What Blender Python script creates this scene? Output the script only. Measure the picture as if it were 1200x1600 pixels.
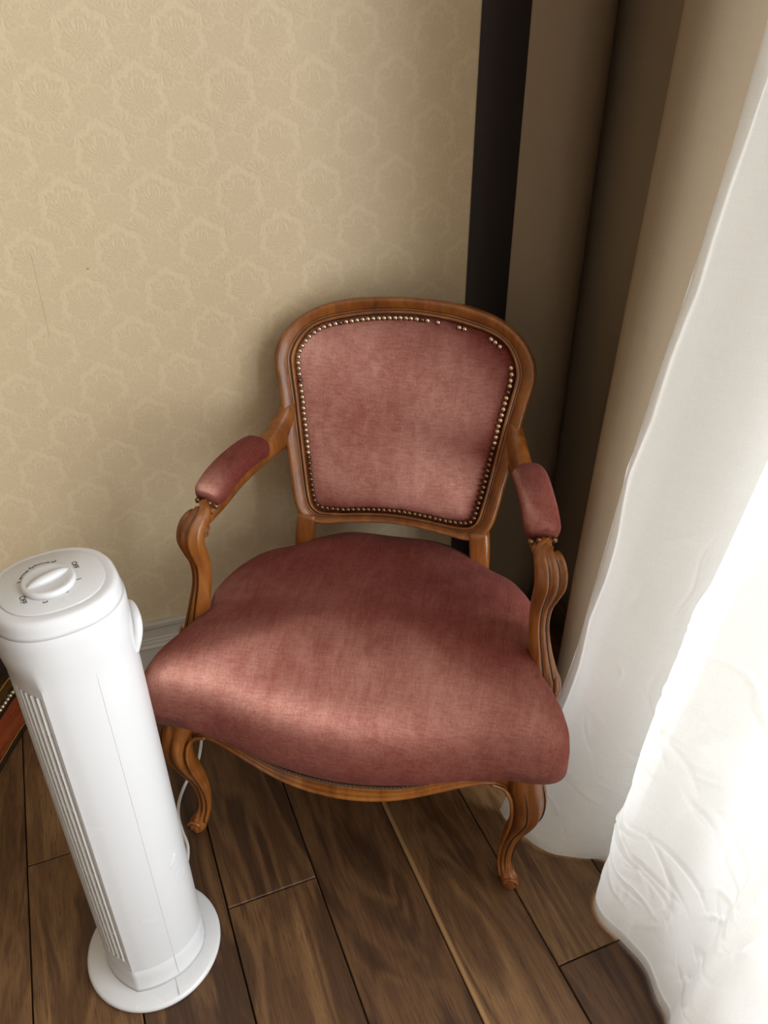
import bpy, bmesh, math, random
import numpy as np
from mathutils import Vector, Matrix

random.seed(7)
rng = np.random.default_rng(11)
scene = bpy.context.scene
for o in list(bpy.data.objects):
    bpy.data.objects.remove(o, do_unlink=True)
COL = scene.collection

# ------------------------------------------------------------------ camera
CAM_H = 1.32
cam_d = bpy.data.cameras.new('camera')
cam_d.sensor_fit = 'VERTICAL'
cam_d.sensor_height = 36.0
cam_d.lens = 36.0 * 1270.0 / 1600.0
cam_d.clip_start = 0.02
cam = bpy.data.objects.new('camera', cam_d)
cam.location = (0, 0, CAM_H)
cam.rotation_euler = (math.radians(90 - 33.794), 0, 0)
COL.objects.link(cam)
scene.camera = cam

# room frame: s runs along the papered wall, n runs from that wall into the room
P0 = np.array([-0.558, 1.323])
WA = math.radians(19.2)
WD = np.array([math.cos(WA), math.sin(WA)])
ND = np.array([math.sin(WA), -math.cos(WA)])
def room(s, n, z=0.0):
    p = P0 + WD * s + ND * n
    return (p[0], p[1], z)

# ------------------------------------------------------------------ world, daylight, exposure
world = bpy.data.worlds.new('world')
scene.world = world
world.use_nodes = True
wb = world.node_tree.nodes['Background']
wb.inputs['Color'].default_value = (0.80, 0.90, 1.0, 1)
wb.inputs['Strength'].default_value = 1.0

def area_light(name, loc, direction, sx, sy, power, col):
    d = bpy.data.lights.new(name, 'AREA')
    d.shape = 'RECTANGLE'
    d.size = sx
    d.size_y = sy
    d.energy = power
    d.color = col
    o = bpy.data.objects.new(name, d)
    o.location = loc
    o.rotation_euler = Vector(direction).to_track_quat('-Z', 'Y').to_euler()
    COL.objects.link(o)
    return o
WIN_S = 1.04            # inner face of the window wall
WIN_N0, WIN_N1 = 0.70, 3.95
WIN_Z0, WIN_Z1 = 0.14, 2.35
area_light('window_daylight', room(WIN_S + 0.35, 2.35, 1.25), (-WD[0], -WD[1], -0.05), 3.2, 2.3, 205.0, (0.94, 0.98, 1.0))

scene.view_settings.view_transform = 'Standard'
scene.view_settings.look = 'None'
scene.view_settings.gamma = 1.0
scene.view_settings.use_curve_mapping = False
scene.view_settings.exposure = 0.14

# ------------------------------------------------------------------ helpers
def crom(ctrl, n, closed=False):
    """Catmull-Rom through ctrl, n samples, roughly even in arc length."""
    c = np.asarray(ctrl, float)
    m = len(c)
    segs = m if closed else m - 1
    k = 24
    out = []
    for i in range(segs):
        if closed:
            p0, p1, p2, p3 = c[(i - 1) % m], c[i], c[(i + 1) % m], c[(i + 2) % m]
        else:
            p1, p2 = c[i], c[i + 1]
            p0 = c[i - 1] if i > 0 else 2 * p1 - p2
            p3 = c[i + 2] if i + 2 < m else 2 * p2 - p1
        t = (np.arange(k) / k)[:, None]
        out.append(0.5 * ((2 * p1) + (p2 - p0) * t + (2 * p0 - 5 * p1 + 4 * p2 - p3) * t ** 2 + (3 * p1 - p0 - 3 * p2 + p3) * t ** 3))
    out = np.vstack(out + ([c[:1]] if closed else [c[-1:]]))
    d = np.r_[0, np.cumsum(np.linalg.norm(np.diff(out, axis=0), axis=1))]
    q = np.linspace(0, d[-1], n + 1)[:-1] if closed else np.linspace(0, d[-1], n)
    return np.stack([np.interp(q, d, out[:, j]) for j in range(c.shape[1])], 1)

def crom_u(ctrl, n, closed=False):
    """Catmull-Rom, uniform in control index (keeps paired curves in step)."""
    c = np.asarray(ctrl, float)
    m = len(c)
    res = []
    segs = m if closed else m - 1
    for q in (np.arange(n) / n if closed else np.linspace(0, 1, n)):
        x = q * segs
        i = min(int(x), segs - 1)
        t = x - i
        if closed:
            p0, p1, p2, p3 = c[(i - 1) % m], c[i], c[(i + 1) % m], c[(i + 2) % m]
        else:
            p1, p2 = c[i], c[i + 1]
            p0 = c[i - 1] if i > 0 else 2 * p1 - p2
            p3 = c[i + 2] if i + 2 < m else 2 * p2 - p1
        res.append(0.5 * ((2 * p1) + (p2 - p0) * t + (2 * p0 - 5 * p1 + 4 * p2 - p3) * t ** 2 + (3 * p1 - p0 - 3 * p2 + p3) * t ** 3))
    return np.array(res)

def make(name, verts, faces, mat=None, parent=None, smooth=True, loc=None, rotz=0.0):
    me = bpy.data.meshes.new(name)
    me.from_pydata([tuple(map(float, v)) for v in verts], [], [tuple(int(i) for i in f) for f in faces])
    bm = bmesh.new()
    bm.from_mesh(me)
    bmesh.ops.recalc_face_normals(bm, faces=bm.faces)
    bm.to_mesh(me)
    bm.free()
    if smooth:
        me.polygons.foreach_set('use_smooth', [True] * len(me.polygons))
    me.update()
    if mat:
        me.materials.append(mat)
    o = bpy.data.objects.new(name, me)
    COL.objects.link(o)
    if parent:
        o.parent = parent
    if loc is not None:
        o.location = loc
    o.rotation_euler = (0, 0, rotz)
    return o

def grid_faces(nu, nv, cu=False, cv=False):
    f = []
    for i in range(nu if cu else nu - 1):
        for j in range(nv if cv else nv - 1):
            a, b = i * nv + j, ((i + 1) % nu) * nv + j
            c, d = ((i + 1) % nu) * nv + (j + 1) % nv, i * nv + (j + 1) % nv
            f.append((a, b, c, d))
    return f

def loft(name, rings, mat, parent=None, caps=True, closed_u=False, smooth=True, **k):
    """rings: list of (n,3) closed rings."""
    nu, nv = len(rings), len(rings[0])
    v = np.vstack(rings)
    f = grid_faces(nu, nv, closed_u, True)
    if caps and not closed_u:
        f.append(tuple(range(nv)))
        f.append(tuple((nu - 1) * nv + j for j in range(nv)))
    return make(name, v, f, mat, parent, smooth, **k)

def frames(path):
    path = np.asarray(path, float)
    t = np.gradient(path, axis=0)
    t /= np.linalg.norm(t, axis=1)[:, None]
    return t

def sweep(path, prof, up=(0, 0, 1), scale=None):
    """prof(i) -> (n,2) points in (side, up) axes; returns rings."""
    path = np.asarray(path, float)
    t = frames(path)
    up = np.asarray(up, float)
    rings = []
    for i, p in enumerate(path):
        s = np.cross(t[i], up)
        s /= np.linalg.norm(s)
        u = np.cross(s, t[i])
        q = np.asarray(prof(i))
        rings.append(p + q[:, :1] * s + q[:, 1:] * u)
    return rings

def tube(name, path, r, mat, parent=None, seg=10, up=(0, 0, 1), **k):
    a = np.linspace(0, 2 * np.pi, seg, endpoint=False)
    rr = r if callable(r) else (lambda i: r)
    return loft(name, sweep(path, lambda i: np.stack([np.cos(a), np.sin(a)], 1) * rr(i), up), mat, parent, **k)

def bevel(o, w, seg=2, angle=40):
    m = o.modifiers.new('bevel', 'BEVEL')
    m.width = w
    m.segments = seg
    m.limit_method = 'ANGLE'
    m.angle_limit = math.radians(angle)
    return o

def box_vf(x0, x1, y0, y1, z0, z1):
    v = [(x0, y0, z0), (x1, y0, z0), (x1, y1, z0), (x0, y1, z0), (x0, y0, z1), (x1, y0, z1), (x1, y1, z1), (x0, y1, z1)]
    f = [(0, 3, 2, 1), (4, 5, 6, 7), (0, 1, 5, 4), (1, 2, 6, 5), (2, 3, 7, 6), (3, 0, 4, 7)]
    return v, f

def boxes(name, lst, mat, parent=None, smooth=False, **k):
    V, F = [], []
    for b in lst:
        v, f = box_vf(*b)
        n = len(V)
        V += v
        F += [tuple(i + n for i in q) for q in f]
    return make(name, V, F, mat, parent, smooth, **k)

def empty(name, loc, rz=0.0):
    o = bpy.data.objects.new(name, None)
    o.empty_display_size = 0.1
    o.location = loc
    o.rotation_euler = (0, 0, rz)
    COL.objects.link(o)
    return o

def tag(o, label=None, cat=None, group=None, kind=None):
    if label: o['label'] = label
    if cat: o['category'] = cat
    if group: o['group'] = group
    if kind: o['kind'] = kind
    return o

# ------------------------------------------------------------------ node helpers
class N:
    """tiny expression builder over shader Math nodes"""
    def __init__(self, tree, sock):
        self.t, self.s = tree, sock
    def _m(self, op, *a, clamp=False):
        nd = self.t.nodes.new('ShaderNodeMath')
        nd.operation = op
        nd.use_clamp = clamp
        for i, x in enumerate((self,) + a):
            if isinstance(x, N):
                self.t.links.new(x.s, nd.inputs[i])
            else:
                nd.inputs[i].default_value = x
        return N(self.t, nd.outputs[0])
    def __add__(self, o): return self._m('ADD', o)
    __radd__ = __add__
    def __sub__(self, o): return self._m('SUBTRACT', o)
    def __rsub__(self, o): return self._m('MULTIPLY', -1.0)._m('ADD', o)
    def __mul__(self, o): return self._m('MULTIPLY', o)
    __rmul__ = __mul__
    def __truediv__(self, o): return self._m('DIVIDE', o)
    def pow(self, o): return self._m('POWER', o)
    def fract(self): return self._m('FRACT')
    def abs(self): return self._m('ABSOLUTE')
    def sqrt(self): return self._m('SQRT')
    def sin(self): return self._m('SINE')
    def cos(self): return self._m('COSINE')
    def atan2(self, o): return self._m('ARCTAN2', o)
    def max(self, o): return self._m('MAXIMUM', o)
    def min(self, o): return self._m('MINIMUM', o)
    def floor(self): return self._m('FLOOR')
    def lt(self, o): return self._m('LESS_THAN', o)
    def sstep(self, lo, hi):
        nd = self.t.nodes.new('ShaderNodeMapRange')
        nd.interpolation_type = 'SMOOTHSTEP'
        self.t.links.new(self.s, nd.inputs['Value'])
        nd.inputs['From Min'].default_value = lo
        nd.inputs['From Max'].default_value = hi
        return N(self.t, nd.outputs['Result'])

def new_mat(name):
    m = bpy.data.materials.new(name)
    m.use_nodes = True
    t = m.node_tree
    b = t.nodes['Principled BSDF']
    return m, t, b

def lk(t, a, b):
    t.links.new(a.s if isinstance(a, N) else a, b)

def coords(t, kind='Object'):
    n = t.nodes.new('ShaderNodeTexCoord')
    return n.outputs[kind]

def mapping(t, src, scale=(1, 1, 1), rot=(0, 0, 0), loc=(0, 0, 0)):
    n = t.nodes.new('ShaderNodeMapping')
    n.inputs['Scale'].default_value = scale
    n.inputs['Rotation'].default_value = rot
    n.inputs['Location'].default_value = loc
    lk(t, src, n.inputs['Vector'])
    return n.outputs['Vector']

def noise(t, vec, scale, detail=4, rough=0.55, dist=0.0):
    n = t.nodes.new('ShaderNodeTexNoise')
    n.inputs['Scale'].default_value = scale
    n.inputs['Detail'].default_value = detail
    n.inputs['Roughness'].default_value = rough
    n.inputs['Distortion'].default_value = dist
    lk(t, vec, n.inputs['Vector'])
    return N(t, n.outputs['Fac'])

def ramp(t, fac, stops):
    n = t.nodes.new('ShaderNodeValToRGB')
    e = n.color_ramp.elements
    while len(e) < len(stops):
        e.new(0.5)
    for el, (p, c) in zip(e, stops):
        el.position = p
        el.color = (*c, 1)
    lk(t, fac, n.inputs['Fac'])
    return n.outputs['Color']

def mixc(t, fac, a, b, mode='MIX'):
    n = t.nodes.new('ShaderNodeMix')
    n.data_type = 'RGBA'
    n.blend_type = mode
    for x, i in ((fac, n.inputs['Factor']), (a, n.inputs['A']), (b, n.inputs['B'])):
        if isinstance(x, (tuple, list)):
            i.default_value = (*x, 1)
        elif isinstance(x, (float, int)):
            i.default_value = x
        else:
            lk(t, x, i)
    return n.outputs['Result']

def bump(t, h, b, strength=0.3, dist=0.002, prev=None):
    n = t.nodes.new('ShaderNodeBump')
    n.inputs['Strength'].default_value = strength
    n.inputs['Distance'].default_value = dist
    lk(t, h, n.inputs['Height'])
    if prev is not None:
        t.links.new(prev, n.inputs['Normal'])
    if b is not None:
        t.links.new(n.outputs['Normal'], b.inputs['Normal'])
    return n.outputs['Normal']

def simple(name, col, rough=0.5, metal=0.0, spec=0.5, coat=0.0):
    m, t, b = new_mat(name)
    b.inputs['Base Color'].default_value = (*col, 1)
    b.inputs['Roughness'].default_value = rough
    b.inputs['Metallic'].default_value = metal
    b.inputs['Specular IOR Level'].default_value = spec
    b.inputs['Coat Weight'].default_value = coat
    return m

# ------------------------------------------------------------------ materials
def mat_wallpaper():
    m, t, b = new_mat('damask_wallpaper')
    sep = t.nodes.new('ShaderNodeSeparateXYZ')
    lk(t, coords(t), sep.inputs[0])
    s, z = N(t, sep.outputs['X']), N(t, sep.outputs['Z'])
    PX, PZ = 0.1385, 0.155
    wob = noise(t, coords(t), 70, 2)
    def motif(ds, dz):
        x = ((s - 0.058 - ds) / PX + 0.5 + 100.0).fract() * PX - PX / 2
        y = ((z - 0.845 - dz) / PZ + 0.5 + 100.0).fract() * PZ - PZ / 2
        ax = x.abs()
        # palmette head
        ang = ax.atan2(y)
        r = (x * x + y * y * 0.85).sqrt()
        R = 0.0285 + (ang * 7.0).cos() * 0.0030 + (ang * 21.0).cos() * 0.0012 + ang.cos() * 0.0040
        head = 1.0 - (r - R).sstep(-0.0022, 0.0022)
        # garland leaves below it, reaching towards the neighbours
        gx, gy = ax - 0.034, y + 0.043
        gr = (gx * gx * 0.55 + gy * gy * 1.25).sqrt()
        gang = gy.atan2(gx)
        leaf = 1.0 - (gr - 0.0245 - (gang * 7.0).cos() * 0.0028 - (gang * 17.0).cos() * 0.0012).sstep(-0.002, 0.002)
        # urn
        uy = y + 0.046
        ur = (x * x + uy * uy * 0.7).sqrt()
        ua = ax.atan2(uy)
        urn = 1.0 - (ur - 0.0150 - (ua * 8.0).cos() * 0.0022).sstep(-0.0015, 0.0015)
        # pale C-scrolls cut through
        cx, cy = ax - 0.0125, y + 0.0335
        cr = (cx * cx + cy * cy).sqrt()
        scr = 1.0 - ((cr - 0.0070).abs()).sstep(0.0007, 0.0022)
        vein = ((ang * 19.0 + r * 420.0).cos() * 0.5 + 0.5) * head + ((gang * 13.0).cos() * 0.5 + 0.5) * leaf
        # pale halo of plain ground round the palmette, broken by leaf tips
        halo = (1.0 - ((r - R - 0.0066).abs()).sstep(0.0018, 0.0075)) * (y * 1.0 + ax * 0.25).sstep(-0.030, -0.004)
        gap = (1.0 - ((gr - 0.0262 - (gang * 9.0).cos() * 0.003).abs()).sstep(0.0010, 0.0040)) * 0.6
        pale = halo.max(gap * (1.0 - head)).max(scr * 0.6)
        return pale, vein
    l1, v1 = motif(0, 0)
    l2, v2 = motif(PX / 2, PZ / 2)
    dark = 1.0 - l1.max(l2) * (wob.sstep(0.26, 0.52) * 0.5 + 0.5)
    vein = v1.max(v2)
    fine = noise(t, mapping(t, coords(t), (1, 1, 0.6)), 420, 3, 0.6, 1.2)
    base = mixc(t, fine.sstep(0.3, 0.75), (0.628, 0.504, 0.333), (0.668, 0.541, 0.363))
    col = mixc(t, dark, base, mixc(t, fine.sstep(0.35, 0.7), (0.572, 0.454, 0.294), (0.632, 0.507, 0.334)))
    big = noise(t, coords(t), 1.6, 2)
    col = mixc(t, big * 0.10, col, (0.50, 0.43, 0.28))
    # paper seam and a small dark fleck
    seam = (1.0 - ((s + 0.0125 - (z - 0.86) * 0.012).abs()).sstep(0.0003, 0.0009)) * (1.0 - ((z - 0.865).abs()).sstep(0.065, 0.075))
    fx, fz = s - 0.070, z - 0.905
    fleck = 1.0 - (fx * fx + fz * fz * 3.0 + (wob - 0.5) * 0.00002).sqrt().sstep(0.0010, 0.0022)
    col = mixc(t, (seam * 0.35).max(fleck * 0.7), col, (0.10, 0.07, 0.04))
    lk(t, col, b.inputs['Base Color'])
    b.inputs['Roughness'].default_value = 0.42
    b.inputs['Specular IOR Level'].default_value = 0.42
    h = fine * (dark * 0.5 + 0.15) + vein * 0.30 + dark * 0.25
    bump(t, h, b, 0.35, 0.0015)
    return m

def mat_wood(name, dark, mid, lite, rough=0.32, scale=1.0, axis='Z', coat=0.25):
    m, t, b = new_mat(name)
    st = {'Z': (26, 26, 3.2), 'X': (3.2, 26, 26), 'Y': (26, 3.2, 26)}[axis]
    v = mapping(t, coords(t), tuple(k * scale for k in st))
    n1 = noise(t, v, 1.0, 6, 0.6, 1.4)
    n2 = noise(t, coords(t), 9.0, 3)
    n3 = noise(t, mapping(t, coords(t), tuple(k * 6 * scale for k in st)), 1.0, 3, 0.6)
    col = ramp(t, n1 * 0.6 + n2 * 0.25 + n3 * 0.15, [(0.28, dark), (0.5, mid), (0.72, lite)])
    lk(t, col, b.inputs['Base Color'])
    lk(t, n3 * 0.18 + (rough - 0.08), b.inputs['Roughness'])
    b.inputs['Coat Weight'].default_value = coat
    b.inputs['Coat Roughness'].default_value = 0.22
    bump(t, n3, b, 0.12, 0.0008)
    return m

def mat_velvet():
    m, t, b = new_mat('rose_velvet')
    big = noise(t, coords(t), 7.0, 3, 0.6, 0.6)
    strk = noise(t, mapping(t, coords(t), (60, 9, 30)), 1.0, 4, 0.65, 0.5)
    wx = noise(t, mapping(t, coords(t), (500, 45, 260)), 1.0, 3)
    wy = noise(t, mapping(t, coords(t), (45, 500, 260)), 1.0, 3)
    fine = noise(t, coords(t), 900, 2)
    fac = big * 0.28 + strk * 0.18 + wx * 0.18 + wy * 0.18 + fine * 0.18
    col = ramp(t, fac, [(0.34, (0.078, 0.011, 0.009)), (0.5, (0.125, 0.022, 0.018)), (0.66, (0.190, 0.048, 0.038))])
    lk(t, col, b.inputs['Base Color'])
    b.inputs['Roughness'].default_value = 0.9
    b.inputs['Specular IOR Level'].default_value = 0.0
    b.inputs['Sheen Weight'].default_value = 0.06
    b.inputs['Sheen Roughness'].default_value = 0.5
    b.inputs['Sheen Tint'].default_value = (1.0, 0.70, 0.62, 1)
    nr = bump(t, fine * 0.6 + wx * 0.2 + wy * 0.2, b, 0.35, 0.0012)
    # pile: soft broad reflection off fibres combed towards the front of the chair
    out = t.nodes['Material Output']
    gl = t.nodes.new('ShaderNodeBsdfGlossy')
    gl.inputs['Roughness'].default_value = 0.47
    lk(t, mixc(t, fac.sstep(0.36, 0.64), (0.55, 0.20, 0.145), (1.0, 0.58, 0.45)), gl.inputs['Color'])
    nap = t.nodes.new('ShaderNodeVectorTransform')
    nap.vector_type = 'NORMAL'
    nap.convert_from, nap.convert_to = 'OBJECT', 'WORLD'
    nap.inputs[0].default_value = (0.22, -0.05, 0.0)
    addv = t.nodes.new('ShaderNodeVectorMath')
    addv.operation = 'ADD'
    lk(t, nr, addv.inputs[0])
    lk(t, nap.outputs[0], addv.inputs[1])
    nv_ = t.nodes.new('ShaderNodeVectorMath')
    nv_.operation = 'NORMALIZE'
    lk(t, addv.outputs[0], nv_.inputs[0])
    lk(t, nv_.outputs[0], gl.inputs['Normal'])
    mx = t.nodes.new('ShaderNodeMixShader')
    mx.inputs[0].default_value = 0.20
    lk(t, b.outputs[0], mx.inputs[1])
    lk(t, gl.outputs[0], mx.inputs[2])
    lk(t, mx.outputs[0], out.inputs['Surface'])
    return m

def mat_floor():
    m, t, b = new_mat('oak_plank')
    oi = t.nodes.new('ShaderNodeObjectInfo')
    rnd = N(t, oi.outputs['Random'])
    co = coords(t)
    off = t.nodes.new('ShaderNodeVectorMath')
    off.operation = 'ADD'
    lk(t, co, off.inputs[0])
    comb = t.nodes.new('ShaderNodeCombineXYZ')
    lk(t, rnd * 13.0, comb.inputs[0])
    lk(t, rnd * 31.0, comb.inputs[1])
    lk(t, comb.outputs[0], off.inputs[1])
    v = off.outputs[0]
    big = noise(t, mapping(t, v, (9, 1.6, 9)), 1.0, 3, 0.55, 1.6)
    rings = ((big * 26.0 + noise(t, mapping(t, v, (40, 4, 40)), 1.0, 3) * 2.5).sin() * 0.5 + 0.5)
    grain = noise(t, mapping(t, v, (260, 11, 260)), 1.0, 6, 0.72, 0.5)
    pore = noise(t, mapping(t, v, (600, 30, 600)), 1.0, 3, 0.7)
    knots = noise(t, mapping(t, v, (7, 5, 7)), 1.0, 2).sstep(0.70, 0.78)
    fac = big * 0.34 + rings * 0.16 + grain * 0.36 + rnd * 0.20 - 0.06
    col = ramp(t, fac, [(0.26, (0.034, 0.014, 0.005)), (0.42, (0.080, 0.036, 0.0135)), (0.58, (0.142, 0.071, 0.027)), (0.76, (0.240, 0.135, 0.056))])
    col = mixc(t, pore.sstep(0.53, 0.66) * 0.6, col, (0.026, 0.013, 0.007))
    col = mixc(t, knots * 0.6, col, (0.025, 0.012, 0.007))
    # pale sapwood strip on the one plank that has it (custom property)
    at = t.nodes.new('ShaderNodeAttribute')
    at.attribute_type = 'OBJECT'
    at.attribute_name = 'sapwood'
    sx = t.nodes.new('ShaderNodeSeparateXYZ')
    lk(t, co, sx.inputs[0])
    x = N(t, sx.outputs['X'])
    strip = (1.0 - (x + 0.0005 + grain * 0.006).sstep(0.008, 0.0135)) * N(t, at.outputs['Fac'])
    col = mixc(t, strip * 0.8, col, (0.300, 0.165, 0.070))
    lk(t, col, b.inputs['Base Color'])
    lk(t, grain * 0.25 + 0.36, b.inputs['Roughness'])
    b.inputs['Specular IOR Level'].default_value = 0.38
    bump(t, grain * 0.6 + pore * -0.5 + rings * 0.15, b, 0.30, 0.0012)
    return m

def mat_plastic(name='white_plastic', col=(0.53, 0.525, 0.53), rough=0.22):
    m, t, b = new_mat(name)
    b.inputs['Base Color'].default_value = (*col, 1)
    b.inputs['Specular IOR Level'].default_value = 0.45
    n = noise(t, coords(t), 14, 2)
    lk(t, n * 0.08 + rough, b.inputs['Roughness'])
    return m

def mat_cloth(name, col, rough=0.8, trans=0.0, transp=0.0, scale=600, wr=0.0):
    m, t, b = new_mat(name)
    wx = noise(t, mapping(t, coords(t), (scale, scale, scale * 0.05)), 1.0, 2)
    wz = noise(t, mapping(t, coords(t), (scale * 0.05, scale * 0.05, scale)), 1.0, 2)
    w = wx * 0.5 + wz * 0.5
    c = mixc(t, w, tuple(k * 0.90 for k in col), tuple(min(1, k * 1.08) for k in col))
    lk(t, c, b.inputs['Base Color'])
    b.inputs['Roughness'].default_value = rough
    b.inputs['Specular IOR Level'].default_value = 0.2
    nrm = bump(t, w, None, 0.15, 0.0006)
    if wr > 0:
        # creases: ridged noise, stronger towards the hem where the cloth was crushed
        sep = t.nodes.new('ShaderNodeSeparateXYZ')
        lk(t, coords(t), sep.inputs[0])
        zz = N(t, sep.outputs['Z'])
        r1 = noise(t, mapping(t, coords(t), (9, 9, 13), (0.3, 0.2, 0.4)), 1.0, 2, 0.5, 1.2)
        r2 = noise(t, mapping(t, coords(t), (22, 22, 30), (0.9, 0.1, 0.2)), 1.0, 2, 0.5, 1.4)
        c1 = 1.0 - ((r1 - 0.5).abs()).sstep(0.0, 0.035)
        c2 = 1.0 - ((r2 - 0.52).abs()).sstep(0.0, 0.05)
        mask = (noise(t, coords(t), 5.5, 2).sstep(0.46, 0.66)) * (1.0 - zz.sstep(0.35, 0.95) * 0.93)
        nrm = bump(t, (c1 * 0.7 + c2 * 0.55) * mask, None, wr, 0.006, nrm)
    t.links.new(nrm, b.inputs['Normal'])
    if trans > 0:
        out = t.nodes['Material Output']
        tr = t.nodes.new('ShaderNodeBsdfTranslucent')
        lk(t, c, tr.inputs['Color'])
        t.links.new(nrm, tr.inputs['Normal'])
        mx = t.nodes.new('ShaderNodeMixShader')
        mx.inputs[0].default_value = trans
        t.links.new(b.outputs[0], mx.inputs[1])
        t.links.new(tr.outputs[0], mx.inputs[2])
        last = mx
        if transp > 0:
            tp = t.nodes.new('ShaderNodeBsdfTransparent')
            m2 = t.nodes.new('ShaderNodeMixShader')
            m2.inputs[0].default_value = transp
            t.links.new(mx.outputs[0], m2.inputs[1])
            t.links.new(tp.outputs[0], m2.inputs[2])
            last = m2
        t.links.new(last.outputs[0], out.inputs['Surface'])
    return m

def mat_glass():
    m, t, b = new_mat('window_glass')
    out = t.nodes['Material Output']
    tp = t.nodes.new('ShaderNodeBsdfTransparent')
    gl = t.nodes.new('ShaderNodeBsdfGlossy')
    gl.inputs['Roughness'].default_value = 0.02
    mx = t.nodes.new('ShaderNodeMixShader')
    mx.inputs[0].default_value = 0.06
    t.links.new(tp.outputs[0], mx.inputs[1])
    t.links.new(gl.outputs[0], mx.inputs[2])
    t.links.new(mx.outputs[0], out.inputs['Surface'])
    return m

def mat_paint(name, col, rough=0.5):
    m, t, b = new_mat(name)
    n = noise(t, coords(t), 24, 3)
    lk(t, mixc(t, n, tuple(k * 0.94 for k in col), col), b.inputs['Base Color'])
    b.inputs['Roughness'].default_value = rough
    bump(t, noise(t, coords(t), 160, 2), b, 0.06, 0.0008)
    return m

M = dict(
    paper=mat_wallpaper(),
    wood=mat_wood('walnut_polish', (0.055, 0.013, 0.003), (0.220, 0.068, 0.011), (0.385, 0.148, 0.029)),
    groove=simple('dark_groove', (0.022, 0.009, 0.004), 0.6),  # dark stain; in the carving it also stands in for groove shade
    velvet=mat_velvet(),
    backcloth=mat_cloth('rear_cloth', (0.22, 0.08, 0.07)),
    nail=simple('antique_nail', (0.62, 0.50, 0.36), 0.28, 1.0),
    nail_dark=simple('tarnished_nail', (0.20, 0.125, 0.07), 0.35, 1.0),
    braid=simple('dark_braid', (0.05, 0.028, 0.016), 0.7),
    oak=mat_floor(),
    subfloor=simple('subfloor', (0.012, 0.007, 0.004), 0.9),
    white=mat_plastic(),
    white_matt=mat_plastic('white_plastic_matt', (0.58, 0.565, 0.55), 0.42),
    seam=simple('shell_seam', (0.50, 0.49, 0.49), 0.6),
    print=simple('black_print', (0.02, 0.02, 0.02), 0.5),
    cord=simple('white_cord', (0.62, 0.60, 0.57), 0.4),
    skirting=mat_paint('skirting_paint', (0.50, 0.455, 0.385), 0.4),
    ceiling=mat_paint('ceiling_paint', (0.78, 0.74, 0.68), 0.7),
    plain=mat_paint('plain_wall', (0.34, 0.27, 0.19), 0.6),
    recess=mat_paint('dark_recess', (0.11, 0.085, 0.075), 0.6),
    drape=mat_cloth('taupe_drape', (0.25, 0.188, 0.125), 0.55, scale=420),
    sheer=mat_cloth('white_sheer', (0.82, 0.81, 0.785), 0.6, trans=0.28, transp=0.04, scale=700),
    sheer_hem=mat_cloth('white_sheer_hem', (0.82, 0.81, 0.785), 0.6, trans=0.29, scale=700),
    glass=mat_glass(),
    frame=mat_paint('window_frame_paint', (0.74, 0.72, 0.69), 0.35),
    redwood=mat_wood('red_veneer', (0.09, 0.015, 0.006), (0.24, 0.045, 0.014), (0.36, 0.09, 0.028), 0.25, axis='Y'),
    brass=simple('gilt_brass', (0.60, 0.40, 0.13), 0.3, 1.0),
    ebony=simple('ebonised_wood', (0.018, 0.010, 0.007), 0.3),
)

# ------------------------------------------------------------------ setting: floor and planks
PA = math.radians(21.8)
PD = np.array([math.sin(PA), -math.cos(PA)])      # along the planks, towards the camera
PE = np.array([math.cos(PA), math.sin(PA)])       # across the planks
ROT = PA
floor = make('floor', [(-3.4, -3.6, -0.03), (3.4, -3.6, -0.03), (3.4, 3.2, -0.03), (-3.4, 3.2, -0.03)], [(0, 1, 2, 3)], M['subfloor'], smooth=False)
tag(floor, kind='structure')
lines = [-1.360, -1.205, -1.050, -0.895, -0.740, -0.585, -0.430, -0.272, -0.116, 0.040, 0.197, 0.358, 0.508, 0.663, 0.818, 0.973, 1.128]
joints = {7: [-1.02], 8: [-0.28], 9: [-0.811], 10: [-0.10, -1.40], 11: [0.15, -1.55], 12: [-0.522], 6: [-0.62], 13: [-0.95], 5: [-0.9], 14: [-0.7]}
def plank(x0, x1, g0, g1, sap=False):
    # local: x across, y along (towards -g, i.e. away from the camera), origin at the left near corner
    gap, bv = 0.0011, 0.0014
    w, l = x1 - x0 - 2 * gap, (g1 - g0) - 2 * gap
    h = rng.uniform(-0.0007, 0.0)
    V = [(0, 0, -0.028), (w, 0, -0.028), (w, l, -0.028), (0, l, -0.028),
         (0, 0, h - bv), (w, 0, h - bv), (w, l, h - bv), (0, l, h - bv),
         (bv, bv, h), (w - bv, bv, h), (w - bv, l - bv, h), (bv, l - bv, h)]
    F = [(0, 3, 2, 1), (0, 1, 5, 4), (1, 2, 6, 5), (2, 3, 7, 6), (3, 0, 4, 7), (4, 5, 9, 8), (5, 6, 10, 9), (6, 7, 11, 10), (7, 4, 8, 11), (8, 9, 10, 11)]
    p = PE * (x0 + gap) + PD * (g1 - gap)
    o = make('plank', V, F, M['oak'], floor, smooth=False, loc=(p[0], p[1], 0), rotz=ROT)
    o['sapwood'] = 1.0 if sap else 0.0
    return o
for i in range(len(lines) - 1):
    cuts = [-2.1] + sorted(joints.get(i, [-1.25 + 0.37 * (i % 4)])) + [1.3]
    cuts = [-2.1] + sorted(joints.get(i, [-1.25 + 0.37 * (i % 4)])) + [0.7, 2.6]
    for a, b2 in zip(cuts[:-1], cuts[1:]):
        plank(lines[i], lines[i + 1], a, b2, sap=(i == 11 and a < -0.2 and b2 > -0.4))

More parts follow.
